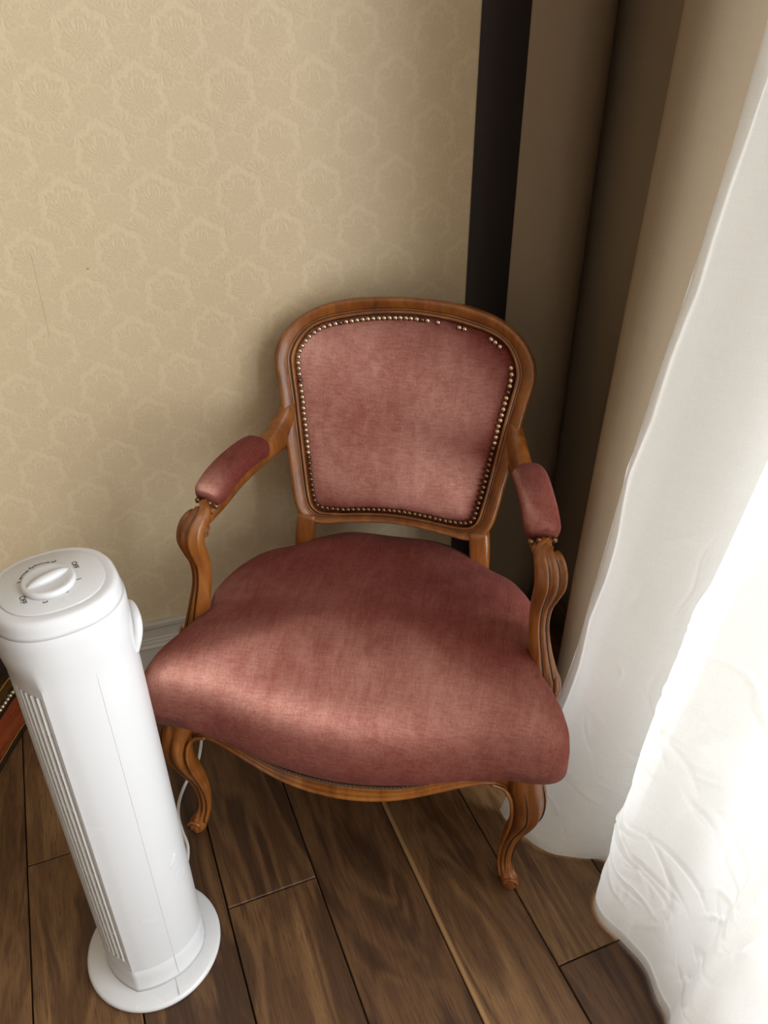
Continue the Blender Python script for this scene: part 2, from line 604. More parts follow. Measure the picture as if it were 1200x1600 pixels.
# ------------------------------------------------------------------ setting: walls
ROOM_H = 2.62
WEDGE = 0.763
def slab(name, s0, s1, n0, n1, z0, z1, mat):
    o = boxes(name, [(s0, s1, -n1, -n0, z0, z1)], mat, loc=(P0[0], P0[1], 0), rotz=WA)
    return o
wl = slab('wall_left', -2.2, WEDGE, -0.16, 0.0, 0, ROOM_H, M['paper'])
bevel(wl, 0.004, 2)
tag(wl, kind='structure')
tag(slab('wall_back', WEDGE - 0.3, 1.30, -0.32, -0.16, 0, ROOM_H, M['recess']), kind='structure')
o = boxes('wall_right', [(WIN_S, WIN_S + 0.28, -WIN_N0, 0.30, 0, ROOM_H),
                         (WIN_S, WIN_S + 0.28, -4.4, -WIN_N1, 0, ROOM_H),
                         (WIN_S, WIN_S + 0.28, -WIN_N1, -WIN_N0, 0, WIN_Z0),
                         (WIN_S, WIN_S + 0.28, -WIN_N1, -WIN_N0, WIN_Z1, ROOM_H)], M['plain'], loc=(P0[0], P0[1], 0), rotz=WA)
tag(o, kind='structure')
tag(slab('wall_far_left', -2.36, -2.2, -0.16, 4.4, 0, ROOM_H, M['plain']), kind='structure')
tag(slab('wall_front', -2.36, WIN_S + 0.28, 4.4, 4.55, 0, ROOM_H, M['plain']), kind='structure')
tag(slab('ceiling', -2.36, WIN_S + 0.28, -0.32, 4.55, ROOM_H, ROOM_H + 0.1, M['ceiling']), kind='structure')

# skirting board: moulded profile run along the wall
prof = [(0.0, 0.0), (0.015, 0.0), (0.015, 0.070), (0.0165, 0.0735), (0.015, 0.077), (0.0125, 0.079), (0.0125, 0.085), (0.0105, 0.089), (0.0105, 0.093),
        (0.0085, 0.096), (0.0085, 0.119), (0.011, 0.122), (0.0125, 0.127), (0.0125, 0.135), (0.010, 0.139), (0.0, 0.139)]
r0 = np.array([(-2.2, -n, z) for n, z in prof])
r1 = np.array([(WEDGE, -n, z) for n, z in prof])
tag(loft('baseboard_left', [r0, r1], M['skirting'], smooth=False, loc=(P0[0], P0[1], 0), rotz=WA), kind='structure')

# window: frame, mullions and panes
win = empty('window_1', room(WIN_S + 0.12, 0, 0), WA)
tag(win, kind='structure')
nm = (WIN_N0 + WIN_N1) / 2
boxes('window_frame', [(-0.03, 0.03, -WIN_N1, -WIN_N0, WIN_Z0, WIN_Z0 + 0.06), (-0.03, 0.03, -WIN_N1, -WIN_N0, WIN_Z1 - 0.06, WIN_Z1),
                       (-0.03, 0.03, -WIN_N0 - 0.06, -WIN_N0, WIN_Z0 + 0.06, WIN_Z1 - 0.06), (-0.03, 0.03, -WIN_N1, -WIN_N1 + 0.06, WIN_Z0 + 0.06, WIN_Z1 - 0.06),
                       (-0.03, 0.03, -nm - 0.04, -nm + 0.04, WIN_Z0 + 0.06, WIN_Z1 - 0.06)], M['frame'], win)
for a, b2 in ((-nm + 0.04, -WIN_N0 - 0.06), (-WIN_N1 + 0.06, -nm - 0.04)):
    boxes('pane', [(-0.003, 0.003, a, b2, WIN_Z0 + 0.06, WIN_Z1 - 0.06)], M['glass'], win)
boxes('window_sill', [(-0.22, -0.03, -WIN_N1 + 0.002, -WIN_N0 - 0.002, WIN_Z0 - 0.0, WIN_Z0 + 0.025)], M['frame'], win)

# ------------------------------------------------------------------ armchair
CH = empty('armchair', (-0.0623, 0.8722, 0), math.radians(-11.217))
tag(CH, 'carved wooden armchair upholstered in worn rose velvet with brass nailheads', 'armchair')
BY0, BS, BC = 0.372, 0.385, 0.035
BN = np.array([0, -1.0, BS]) / math.hypot(1, BS)
def bsurf(x, z, h=0.0):
    x = np.asarray(x, float)
    z = np.asarray(z, float)
    y = BY0 + BS * (z - 0.417) + BC * (1 - (x / 0.22) ** 2)
    return np.stack([x, y, z], -1) + h * BN

half = [((0, .829), (0, .8015)), ((.06, .8275), (.057, .7985)), ((.11, .8235), (.10, .7935)), ((.163, .811), (.150, .784)), ((.203, .789), (.178, .7705)),
        ((.228, .760), (.195, .7485)), ((.2365, .731), (.2015, .7285)), ((.2345, .709), (.2005, .712)), ((.229, .688), (.197, .690)),
        ((.222, .650), (.190, .652)), ((.216, .610), (.184, .613)), ((.209, .570), (.178, .576)), ((.202, .535), (.172, .540)),
        ((.196, .500), (.165, .500)), ((.187, .465), (.157, .468)), ((.169, .440), (.143, .4545)), ((.142, .4305), (.128, .4515)),
        ((.107, .432), (.10, .4505)), ((.055, .436), (.06, .4525)), ((0, .438), (0, .4545))]
loop_o = [a for a, b2 in half] + [(-a[0], a[1]) for a, b2 in half[-2:0:-1]]
loop_i = [b2 for a, b2 in half] + [(-b2[0], b2[1]) for a, b2 in half[-2:0:-1]]
NS = 240
Oc, Ic = crom_u(loop_o, NS, True), crom_u(loop_i, NS, True)
prof = [(0, -.012), (0, .004), (.05, .0075), (.13, .0078), (.18, .0042), (.30, .0042), (.34, .0062), (.50, .0100), (.66, .0140), (.80, .0152), (.91, .0125), (.98, .006), (1.0, .0), (1.01, -.012), (.94, -.026), (.80, -.030), (.12, -.030), (0, -.022)]
rings = []
for k in range(NS):
    pts = [bsurf(*(Ic[k] + (Oc[k] - Ic[k]) * u), h) for u, h in prof]
    rings.append(np.array(pts))
loft('back_frame', rings, M['wood'], CH, closed_u=True)
# fine dark groove lines following the frame moulding
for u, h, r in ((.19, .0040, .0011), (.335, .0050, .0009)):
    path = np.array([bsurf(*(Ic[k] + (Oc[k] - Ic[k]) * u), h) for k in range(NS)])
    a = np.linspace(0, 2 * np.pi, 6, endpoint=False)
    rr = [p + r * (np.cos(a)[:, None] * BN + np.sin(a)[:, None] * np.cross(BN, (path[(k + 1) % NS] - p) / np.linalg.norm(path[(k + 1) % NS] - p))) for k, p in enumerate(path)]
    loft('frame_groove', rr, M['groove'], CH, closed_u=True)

def panel(name, shrink, depth, sgn, mat, base):
    cx, cz = 0.0, 0.625
    rings = []
    for q in np.linspace(0, 1, 16):
        k = (1 - q) * shrink
        h = base + sgn * depth * (1 - (1 - q) ** 5)
        if q == 0:
            h = base - sgn * 0.004
        rings.append(np.array([bsurf(cx + (p[0] - cx) * k, cz + (p[1] - cz) * k, h) for p in Ic[::2]]))
    nv = len(rings[0])
    V = np.vstack(rings[:-1] + [bsurf(cx, cz, base + sgn * depth)[None]])
    F = grid_faces(15, nv, False, True)
    c = 15 * nv
    F += [(14 * nv + j, 14 * nv + (j + 1) % nv, c) for j in range(nv)]
    return make(name, V, F, mat, CH)
back_up = panel('back_cushion', 0.995, 0.013, 1, M['velvet'], 0.000)
panel('back_cover', 0.999, 0.006, -1, M['backcloth'], -0.024)

# nailheads round the back
def nail_mesh(r, name):
    V, F = [], []
    seg = 10
    for k, (q, hh) in enumerate(((1.0, -0.15), (0.96, 0.25), (0.72, 0.62), (0.36, 0.82))):
        for j in range(seg):
            a = 2 * math.pi * j / seg
            V.append((r * q * math.cos(a), r * q * math.sin(a), r * hh))
    V.append((0, 0, r * 0.88))
    for k in range(3):
        for j in range(seg):
            F.append((k * seg + j, k * seg + (j + 1) % seg, (k + 1) * seg + (j + 1) % seg, (k + 1) * seg + j))
    F += [(3 * seg + j, 3 * seg + (j + 1) % seg, 4 * seg) for j in range(seg)]
    me = bpy.data.meshes.new(name)
    me.from_pydata(V, [], F)
    me.polygons.foreach_set('use_smooth', [True] * len(F))
    return me
NAIL = nail_mesh(0.0047, 'nail')
NAIL.materials.append(M['nail'])
NAILD = nail_mesh(0.0046, 'nail_tarnished')
NAILD.materials.append(M['nail_dark'])
NAILB = nail_mesh(0.0052, 'nail_large')
NAILB.materials.append(M['nail_dark'])
def put_nail(me, p, nrm, parent):
    o = bpy.data.objects.new('nail', me)
    COL.objects.link(o)
    o.parent = parent
    o.location = p
    o.rotation_euler = Vector(nrm).to_track_quat('Z', 'Y').to_euler()
    return o
nhalf = [(0, .7945), (.057, .7915), (.10, .7865), (.147, .7775), (.172, .764), (.188, .745), (.194, .7275), (.1935, .712), (.190, .690), (.183, .652), (.177, .613),
         (.171, .576), (.1655, .540), (.1585, .501), (.1515, .4725), (.139, .4615), (.10, .4575), (.06, .4595), (0, .4615)]
ncurve = crom(nhalf + [(-a, b2) for a, b2 in nhalf[-2:0:-1]], 1500, True)
nlen = np.r_[0, np.cumsum(np.linalg.norm(np.diff(np.vstack([ncurve, ncurve[:1]]), axis=0), axis=1))]
cnt = int(nlen[-1] / 0.0098)
for k in range(cnt):
    idx = int(np.searchsorted(nlen[:-1], nlen[-1] * (k + 0.5) / cnt)) % 1500
    x, z = ncurve[idx]
    if x > 0 and z > 0.70:   # nails lost along the upper right
        if .043 < x < .052 or .062 < x < .085 or .105 < x < .146 or (.170 < x < .189 and .742 < z < .767):
            continue
    dk = (z < 0.60 and x > 0) or z < 0.468 or random.random() < 0.05 or (z < .56)
    put_nail(NAILD if dk else NAIL, bsurf(x + random.uniform(-.0005, .0005), z, 0.0045), BN + np.array([random.uniform(-.1, .1), 0, random.uniform(-.1, .1)]), back_up)

# seat
def outline(ctrl):
    return crom(ctrl + [(-x, y) for x, y in ctrl[-2:0:-1]], 260, True)
seat_ctrl = [(0, .455), (.09, .452), (.150, .425), (.200, .385), (.253, .350), (.286, .300), (.304, .250), (.306, .217), (.288, .190), (.275, .165), (.280, .139), (.303, .114), (.328, .088),
             (.344, .052), (.348, .016), (.340, -.014), (.314, -.029), (.262, -.032), (.2, -.036), (.10, -.055), (0, -.063)]
smooth_ctrl = [(0, .455), (.09, .452), (.150, .425), (.200, .385), (.253, .350), (.286, .300), (.304, .250), (.309, .217), (.313, .190), (.314, .165), (.320, .139), (.327, .114), (.334, .088),
               (.344, .052), (.348, .016), (.340, -.014), (.314, -.029), (.262, -.032), (.2, -.036), (.10, -.055), (0, -.063)]
def outline_u(ctrl):
    return crom_u(ctrl + [(-x, y) for x, y in ctrl[-2:0:-1]], 280, True)
S1, S2 = outline_u(seat_ctrl), outline_u(smooth_ctrl)
SC = np.array([0.0, 0.175])
def seat_z0(p):
    return 0.262 + 0.030 * min(1, (abs(p[0]) / 0.26) ** 2) + 0.02 * max(0, p[1]) / 0.4
levels = [(0.016, None, 0.002), (0.008, None, 0.007), (0.0015, None, 0.014), (0.0, 0.306, 0), (0.0008, 0.330, 0), (0.004, 0.350, 0), (0.011, 0.367, 0), (0.022, 0.382, 0), (0.038, 0.394, 0), (0.060, 0.403, 0), (0.092, 0.411, 0)]
rings = []
for ins, z, dz in levels:
    ring = []
    for a, b2 in zip(S1, S2):
        q = min(1, max(0, (ins - 0.0) / 0.04)) if z is not None else 0
        q = q * q * (3 - 2 * q)
        p = a + (b2 - a) * q
        d = SC - p
        L = np.linalg.norm(d)
        p = p + d / L * ins
        zz = z if z is not None else seat_z0(p) + dz
        if z is not None:
            zz += 0.012 * min(1, max(0, p[1]) / 0.40) * min(1.0, (z - 0.30) / 0.06)
        ring.append((p[0], p[1], zz))
    rings.append(np.array(ring))
base = rings[-1]
for k in np.linspace(0.12, 0.94, 12):
    q = base.copy()
    q[:, :2] = base[:, :2] + (SC - base[:, :2]) * k
    q[:, 2] = base[:, 2] * (1 - k) ** 2 + (0.443) * (1 - (1 - k) ** 2)
    rings.append(q)
nv = len(S1)
V = np.vstack(rings + [np.array([[SC[0], SC[1], 0.4432]])])
F = grid_faces(len(rings), nv, False, True)
c = len(rings) * nv
F += [(c - nv + j, c - nv + (j + 1) % nv, c) for j in range(nv)]
F.append(tuple(range(nv)))
seat = make('seat_cushion', V, F, M['velvet'], CH)

# front rail (serpentine apron) and its bead
def yf(x):
    q = abs(x) / 0.262
    return -0.058 + 0.058 * q ** 1.8
RX = np.linspace(-0.268, 0.268, 81)
zb = crom([(0, .231), (.05, .2325), (.10, .2395), (.15, .253), (.19, .263), (.225, .2645), (.25, .254), (.268, .232)], 200)
zt = crom([(0, .264), (.10, .268), (.19, .290), (.268, .296)], 200)
rings = []
for x in RX:
    b_, t_, y = np.interp(abs(x), zb[:, 0], zb[:, 1]), np.interp(abs(x), zt[:, 0], zt[:, 1]), yf(x)
    h = t_ - b_
    rings.append(np.array([(x, y + .030, t_), (x, y + .004, t_), (x, y, t_ - .003), (x, y - .0005, t_ - .008), (x, y + .002, t_ - .0105), (x, y + .001, b_ + h * .45), (x, y - .001, b_ + .011),
                           (x, y + .0015, b_ + .0095), (x, y - .003, b_ + .007), (x, y - .0035, b_ + .003), (x, y, b_), (x, y + .012, b_ - .0005), (x, y + .030, b_ + .003)]))
loft('front_rail', rings, M['wood'], CH)
trim = np.array([(x, yf(x) - .0005, np.interp(abs(x), zt[:, 0], zt[:, 1]) + .0015) for x in np.linspace(-.25, .25, 240)])
wob = lambda i: 0.0022 * (1 + 0.45 * math.sin(i * 2.1))
tube('nail_trim', trim, wob, M['braid'], seat, seg=8)

def rect_prof(w, d, n=32, e=3.0):
    a = np.linspace(0, 2 * np.pi, n, endpoint=False)
    c_, s_ = np.cos(a), np.sin(a)
    return np.stack([np.sign(c_) * np.abs(c_) ** (2 / e) * w / 2, np.sign(s_) * np.abs(s_) ** (2 / e) * d / 2], 1)

def carve(name, path, widths, depths, out, sx, groove, mat=M['wood'], parent=CH, n=56, ns=70, e=2.6, ridges=3, gl=(-.34, .34), gspan=(.10, .93)):
    """vertical-ish carved member: path ctrl (z,x,y), widths/depths per ctrl, out = plan direction the face points to"""
    ctrl = np.array([(x * sx, y, z, w, d, g) for (z, x, y), w, d, g in zip(path, widths, depths, groove)])
    q = crom(ctrl, ns)
    o_ = np.array([out[0] * sx, out[1], 0.0])
    o_ /= np.linalg.norm(o_)
    rings = []
    lines_ = [[] for _ in gl]
    P = q[:, :3]
    t = frames(P)
    a = np.linspace(0, 2 * np.pi, n, endpoint=False)
    for i in range(ns):
        side = np.cross(t[i], o_)
        side /= np.linalg.norm(side)
        f = np.cross(side, t[i])
        f *= np.sign(f @ o_) or 1
        c_, s_ = np.cos(a), np.sin(a)
        u = np.sign(c_) * np.abs(c_) ** (2 / e)
        v = np.sign(s_) * np.abs(s_) ** (2 / e)
        fr = np.clip(v, 0, 1) ** 1.5
        cut = q[i, 5] * (0.5 - 0.5 * np.cos(2 * np.pi * (u * 0.5 + 0.5) * ridges)) if ridges % 2 == 0 else q[i, 5] * (0.5 - 0.5 * np.cos(np.pi * ridges * u + (0 if ridges % 2 else 0)))
        pts = P[i] + (u * q[i, 3] / 2)[:, None] * side + (v * q[i, 4] / 2 - fr * cut)[:, None] * f
        rings.append(pts)
        for gi, gu in enumerate(gl):
            gv = (1 - abs(gu) ** e) ** (1 / e)
            gc = q[i, 5] * (0.5 - 0.5 * math.cos(2 * math.pi * (gu * 0.5 + 0.5) * ridges)) if ridges % 2 == 0 else q[i, 5] * (0.5 - 0.5 * math.cos(math.pi * ridges * gu))
            lines_[gi].append(P[i] + gu * q[i, 3] / 2 * side + (gv * q[i, 4] / 2 - gv ** 1.5 * gc) * f)
    ob = loft(name, rings, mat, parent)
    for ln in lines_:
        m = len(ln)
        lo, hi = int(m * gspan[0]), int(m * gspan[1])
        tube('groove_stain_shade', np.array(ln[lo:hi]), lambda i, n_=hi - lo: .0013 * min(1, i / 6, (n_ - i) / 6) + .0002, M['groove'], ob, seg=6, up=tuple(o_ + np.array([.01, .02, .03])))  # dark tube in each valley: aged wax stain plus groove shade put into colour
    return ob

for sx in (-1, 1):
    # arm rail, running from the back frame under the pad
    ar = crom([(.200 * sx, .490, .603, .0155, .064), (.2120 * sx, .457, .602, .0170, .047), (.2235 * sx, .422, .597, .0170, .030), (.243 * sx, .355, .586, .017, .0175), (.258 * sx, .285, .584, .018, .0165), (.268 * sx, .228, .576, .0175, .0155), (.2755 * sx, .197, .568, .015, .013), (.283 * sx, .176, .556, .010, .010)], 56)
    a = np.linspace(0, 2 * np.pi, 28, endpoint=False)
    def aprof(i):
        c_, s_ = np.cos(a), np.sin(a)
        return np.stack([np.sign(c_) * np.abs(c_) ** .75 * ar[i, 3], np.sign(s_) * np.abs(s_) ** .75 * ar[i, 4]], 1)
    loft('arm_rail', sweep(ar[:, :3], aprof), M['wood'], CH)
    # velvet arm pad
    pp = crom([(.2375 * sx, .372, .603), (.247 * sx, .338, .609), (.257 * sx, .285, .6115), (.266 * sx, .240, .606), (.2735 * sx, .203, .592)], 40)
    def pprof(i):
        q = i / 39
        r = min(1, (1 - (1 - min(1, q / .10)) ** 2.2)) * .35 + .65
        r *= min(1, (1 - (1 - min(1, (1 - q) / .10)) ** 2.2)) * .28 + .72
        c_, s_ = np.cos(a), np.sin(a)
        w, h = .0285 * r, np.where(s_ > 0, .0235, .017) * r
        return np.stack([np.sign(c_) * np.abs(c_) ** .8 * w, np.sign(s_) * np.abs(s_) ** .8 * h], 1)
    pad = loft('arm_pad', sweep(pp, pprof), M['velvet'], CH)
    # nails across the front of the pad and along its inner foot
    fr = np.array([.2735 * sx, .2015, .585])
    outd = np.array([.30 * sx, -.95, -.05])
    side = np.array([.95 * sx, .30, 0])
    for q in (-.019, -.0065, .006, .018):
        put_nail(NAILB, fr + side * q + np.array([0, -.004, .0065 - abs(q) * .15]), outd + np.array([0, 0, .5]), pad)
    # carved support: knuckle, neck, splayed foot
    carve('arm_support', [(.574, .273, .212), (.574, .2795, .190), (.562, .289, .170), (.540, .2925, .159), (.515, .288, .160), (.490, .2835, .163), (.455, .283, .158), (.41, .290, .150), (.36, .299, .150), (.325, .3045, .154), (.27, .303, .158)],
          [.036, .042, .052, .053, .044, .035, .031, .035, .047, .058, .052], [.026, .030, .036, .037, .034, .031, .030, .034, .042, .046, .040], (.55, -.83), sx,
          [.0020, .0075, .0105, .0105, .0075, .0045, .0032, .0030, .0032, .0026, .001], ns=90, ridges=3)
    # two small volutes tucked under the pad nails
    for q in (-.0085, .0085):
        c0 = fr + side * q + np.array([0, -.0075, -.0065])
        ang = np.linspace(0, 2 * np.pi * 1.1, 16)
        tube('volute', np.array([c0 + side * (math.cos(w) * .0048) + np.array([0, -.001, math.sin(w) * .0048]) for w in ang]), .0024, M['wood'], CH, seg=7, up=(0, -1, .02))
    # spiral carved on the inner cheek of the knuckle
    sc = []
    for w in np.linspace(0, 2 * np.pi * 1.35, 44):
        r = .0125 - .0066 * w / (2 * np.pi * 1.35)
        sc.append((.2695 * sx, .176 + r * math.cos(w + 2.2), .552 + r * 1.15 * math.sin(w + 2.2)))
    tube('carved_scroll', np.array(sc), .0018, M['wood'], CH, seg=7, up=(1, .01, 0))
    # teardrop carved at the foot of the support
    tube('carved_drop', crom([(.3195 * sx, .128, .372), (.3205 * sx, .126, .362), (.3215 * sx, .1255, .350), (.3215 * sx, .1265, .340)], 14), lambda i: .0045 * math.sin(math.pi * (i + 1.5) / 17) ** .6, M['wood'], CH, seg=10, up=(0, 1, 0))
    # front cabriole leg
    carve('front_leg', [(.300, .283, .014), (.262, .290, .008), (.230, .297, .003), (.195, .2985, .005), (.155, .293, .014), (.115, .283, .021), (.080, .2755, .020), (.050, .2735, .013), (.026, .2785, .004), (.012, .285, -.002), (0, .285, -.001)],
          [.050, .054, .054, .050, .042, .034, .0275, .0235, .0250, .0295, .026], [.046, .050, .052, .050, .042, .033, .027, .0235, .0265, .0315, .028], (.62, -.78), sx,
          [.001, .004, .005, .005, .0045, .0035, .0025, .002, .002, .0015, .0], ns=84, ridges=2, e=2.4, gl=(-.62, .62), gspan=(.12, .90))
    # bead running from the apron edge down the inner edge of the leg
    bd = crom([(.235 * sx, yf(.235) - .002, .2655), (.256 * sx, yf(.25) - .006, .256), (.2685 * sx, -.014, .237), (.2725 * sx, -.0165, .205), (.272 * sx, -.009, .165), (.2675 * sx, .002, .120), (.263 * sx, .006, .080), (.2625 * sx, .001, .050), (.268 * sx, -.008, .026)], 60)
    tube('leg_bead', bd, lambda i: .0034 - .0012 * i / 60, M['wood'], CH, seg=8, up=(.3 * sx, -.9, .1))
    # foot scroll
    tube('foot_scroll', np.array([(.2875 * sx + .011 * math.cos(w) * sx, -.0135, .017 + .009 * math.sin(w)) for w in np.linspace(0, 5.4, 20)]), .0026, M['wood'], CH, seg=7, up=(0, 1, .02))
    # side rail
    sr = crom([(.292 * sx, .030), (.302 * sx, .090), (.296 * sx, .160), (.286 * sx, .230), (.258 * sx, .300), (.215 * sx, .355), (.180 * sx, .392)], 30)
    srp = np.c_[sr, np.full(30, .276)]
    loft('side_rail', sweep(srp, lambda i: rect_prof(.026, .050, 20, 4)), M['wood'], CH)
    # rear stile and leg in one piece
    rl = crom([(.164 * sx, .398, .452), (.168 * sx, .390, .420), (.170 * sx, .387, .380), (.170 * sx, .388, .300), (.173 * sx, .400, .200), (.182 * sx, .425, .100), (.190 * sx, .452, .0)], 50)
    loft('rear_leg', sweep(rl, lambda i: rect_prof(.038 - .010 * max(0, i - 20) / 30, .030, 24, 3.4), up=(0, 1, 0)), M['wood'], CH)
br = np.array([(x, .398 + .045 * (1 - (x / .17) ** 2), .280) for x in np.linspace(-.17, .17, 21)])
loft('rear_rail', sweep(br, lambda i: rect_prof(.026, .050, 20, 4)), M['wood'], CH)

# ------------------------------------------------------------------ tower fan
FA = math.radians(-59.3)
FAN = empty('tower_fan', (-0.3745, 0.7035, 0), FA)
tag(FAN, 'white plastic tower fan with round base and dial on top', 'fan')
def fan_section(k=0.0, sc=1.0, inset=0.0):
    """local x = across the front, local -y = front. k blends from the cornered tube to the rounded head"""
    fr = [(b_, .040 + .027 * (1 - (b_ / .064) ** 2)) for b_ in np.linspace(.064, -.064, 41)]
    bk = crom([(-.064, .040), (-.0705, .018), (-.0725, -.008), (-.068, -.036), (-.052, -.063), (-.028, -.078), (0, -.082), (.028, -.078), (.052, -.063), (.068, -.036), (.0725, -.008), (.0705, .018), (.064, .040)], 81)[1:-1]
    pts = np.vstack([np.array(fr), bk])
    ang = np.arctan2((pts[:, 1] + .006) / .077, pts[:, 0] / .0745)
    cc, ss = np.cos(ang), np.sin(ang)
    el = np.stack([.0745 * np.sign(cc) * np.abs(cc) ** .86, -.006 + .077 * np.sign(ss) * np.abs(ss) ** .86], 1)
    p = pts * (1 - k) + el * k
    cen = np.array([0, -.006])
    d = p - cen
    L = np.linalg.norm(d, axis=1)[:, None]
    p = cen + d * sc * (L - inset) / L
    return np.stack([p[:, 0], -p[:, 1]], 1)
def ring_at(z, k=0.0, sc=1.0, inset=0.0):
    sc = sc * (1.012 - 0.075 * z)
    s_ = fan_section(k, sc, inset)
    return np.c_[s_, np.full(len(s_), z)]
# base disc
a = np.linspace(0, 2 * np.pi, 96, endpoint=False)
def circ(r, z):
    return np.stack([r * np.cos(a), r * np.sin(a) + .004, np.full(96, z)], 1)
loft('base', [circ(.099, 0.0), circ(.1035, .0015), circ(.1048, .006), circ(.1040, .0105), circ(.1005, .0125), circ(.085, .0150), circ(.06, .0165), circ(.01, .0165)], M['white'], FAN)
tube('base_seam', np.array([(.066 + .0355 * q, .016 - .004 * q, .0165 - .0026 * q) for q in np.linspace(0, 1, 8)]), .0006, M['seam'], FAN, seg=5)
loft('collar', [ring_at(.0155, 0, 1.02), ring_at(.022, 0, 1.005), ring_at(.040, 0, 1.0), ring_at(.0690, 0, .998), ring_at(.0710, 0, .975)], M['white'], FAN)
# shell, with the grille opening recessed into the curved front
FRN = 41
rec = np.zeros(len(fan_section()))
for i in range(FRN):
    b_ = np.linspace(.064, -.064, 41)[i]
    rec[i] = 1.0 if abs(b_) < .0600 else 0.0
zs = [.0705, .073, .095, .0955, .10, .20, .30, .40, .50, .58, .648, .6485, .656, .664, .672, .680, .690, .700, .7105, .719, .725, .731]
rings = []
for z in zs:
    k = np.clip((z - .655) / .045, 0, 1)
    k = k * k * (3 - 2 * k)
    r_ = ring_at(z, k, {.719: 1.006, .725: 1.003, .731: .985}.get(z, 1.004))
    if .0955 <= z <= .648:
        r_[:, 1] += rec * .0065
    rings.append(r_)
shell = loft('shell', rings, M['white'], FAN)
shell.data.polygons.foreach_set('use_smooth', [True] * len(shell.data.polygons))
es = shell.modifiers.new('edge', 'EDGE_SPLIT')
es.split_angle = math.radians(28)
grille = empty('grille', (0, 0, 0))
grille.parent = FAN
for b_ in np.linspace(-.0550, .0550, 15):
    y = -(.040 + .027 * (1 - (b_ / .064) ** 2))
    def sv(dx, dy, z):
        k_ = 1.004 * (1.012 - 0.075 * z)
        return ((b_ + dx) * k_, .006 + (y + dy - .006) * k_, z)
    sl = [sv(dx, dy, z) for z in (.097, .647) for dx, dy in ((-.0016, .0002), (.0016, .0002), (.0016, .0078), (-.0016, .0078))]
    make('slat', sl, [(0, 3, 2, 1), (4, 5, 6, 7), (0, 1, 5, 4), (1, 2, 6, 5), (2, 3, 7, 6), (3, 0, 4, 7)], M['white_matt'], grille, smooth=False)
for z in (.165, .235, .305, .375, .445, .515, .585):
    bb = np.linspace(-.056, .056, 25)
    k_ = 1.012 - 0.075 * z
    pts = np.array([(b_ * k_, .006 + (-(.040 + .027 * (1 - (b_ / .064) ** 2)) + .0045 - .006) * k_, z) for b_ in bb])
    loft('cross_rib', sweep(pts, lambda i: np.array([(-.003, -.0015), (.003, -.0015), (.003, .0015), (-.003, .0015)])), M['white_matt'], grille, smooth=False)
# seam lines between the front and rear shells
sec = fan_section(0, 1.004)
taper = lambda z: 1.012 - 0.075 * z
for sgn in (1, -1):
    cand = [p for p in sec if p[0] * sgn > .05]
    pt = min(cand, key=lambda p: abs(p[1] - .020))
    tube('shell_seam', np.array([(pt[0] * taper(z), .006 + (pt[1] - .006) * taper(z), z) for z in np.linspace(.022, .705, 30)]), .0004, M['seam'], FAN, seg=5, up=(0, 1, 0))
# head with stepped rim and dial plate
loft('head', [ring_at(.7308, 1, .9855), ring_at(.7355, 1, .966), ring_at(.742, 1, .960), ring_at(.7475, 1, .945), ring_at(.7515, 1, .915), ring_at(.753, 1, .87), ring_at(.7535, 1, .80), ring_at(.7535, 1, .05)], M['white'], FAN)
loft('dial_plate', [ring_at(.7530, 1, .775), ring_at(.7545, 1, .772), ring_at(.7552, 1, .760), ring_at(.7552, 1, .05)], M['white'], FAN)
pl = ring_at(.7542, 1, .779)
loft('plate_groove', [p + np.stack([.0007 * np.cos(w), .0007 * np.sin(w), 0 * w], 1)[0] * 0 + q for p, q in [(pl, np.array([0, 0, 0])), (ring_at(.7545, 1, .7745), 0), (ring_at(.7540, 1, .7700), 0), (ring_at(.7537, 1, .7745), 0)] for w in [np.zeros(1)]], M['seam'], FAN, closed_u=True)
# dial knob with raised finger ridge
ZT = .7552
KX, KY = 0.0037, 0.0033
def kc(r, z):
    return np.stack([KX + r * np.cos(a), KY + r * np.sin(a), np.full(96, z)], 1)
knob = loft('dial_knob', [kc(.0292, ZT - .001), kc(.0292, ZT + .004), kc(.0283, ZT + .0065), kc(.0262, ZT + .0078), kc(.022, ZT + .0068), kc(.004, ZT + .0062)], M['white'], FAN)
KA = math.radians(107)
rd = []
for q in np.linspace(-1, 1, 25):
    w = .0085 * (1 - q * q) ** .8 + .0006
    hgt = .0062 + .0068 * (1 - abs(q) ** 3)
    c0 = np.array([KX + .0265 * q * math.cos(KA), KY + .0265 * q * math.sin(KA)])
    sd = np.array([-math.sin(KA), math.cos(KA)])
    rd.append(np.array([(*(c0 + sd * w), ZT + .0055), (*(c0 + sd * w * .45), ZT + hgt * .96), (*c0, ZT + hgt), (*(c0 - sd * w * .45), ZT + hgt * .96), (*(c0 - sd * w), ZT + .0055)]))
loft('finger_ridge', rd, M['white'], knob)
# carrying handle on the back of the head
hb = crom([(-.028, .071, .640), (-.026, .0795, .662), (-.017, .0835, .676), (0, .0845, .680), (.017, .0835, .676), (.026, .0795, .662), (.028, .071, .640)], 30)
tube('carry_handle', hb, .0060, M['white'], FAN, seg=12, up=(0, 1, .3))
tube('catch', crom([(.060, .046, .262), (.058, .052, .268), (.053, .058, .280)], 8), .0032, M['white'], FAN, seg=8)
tube('base_foot', np.array([(.088, .0, .0), (.088, .0, .003)]), .008, M['white_matt'], FAN, seg=12, up=(1, 0, 0))

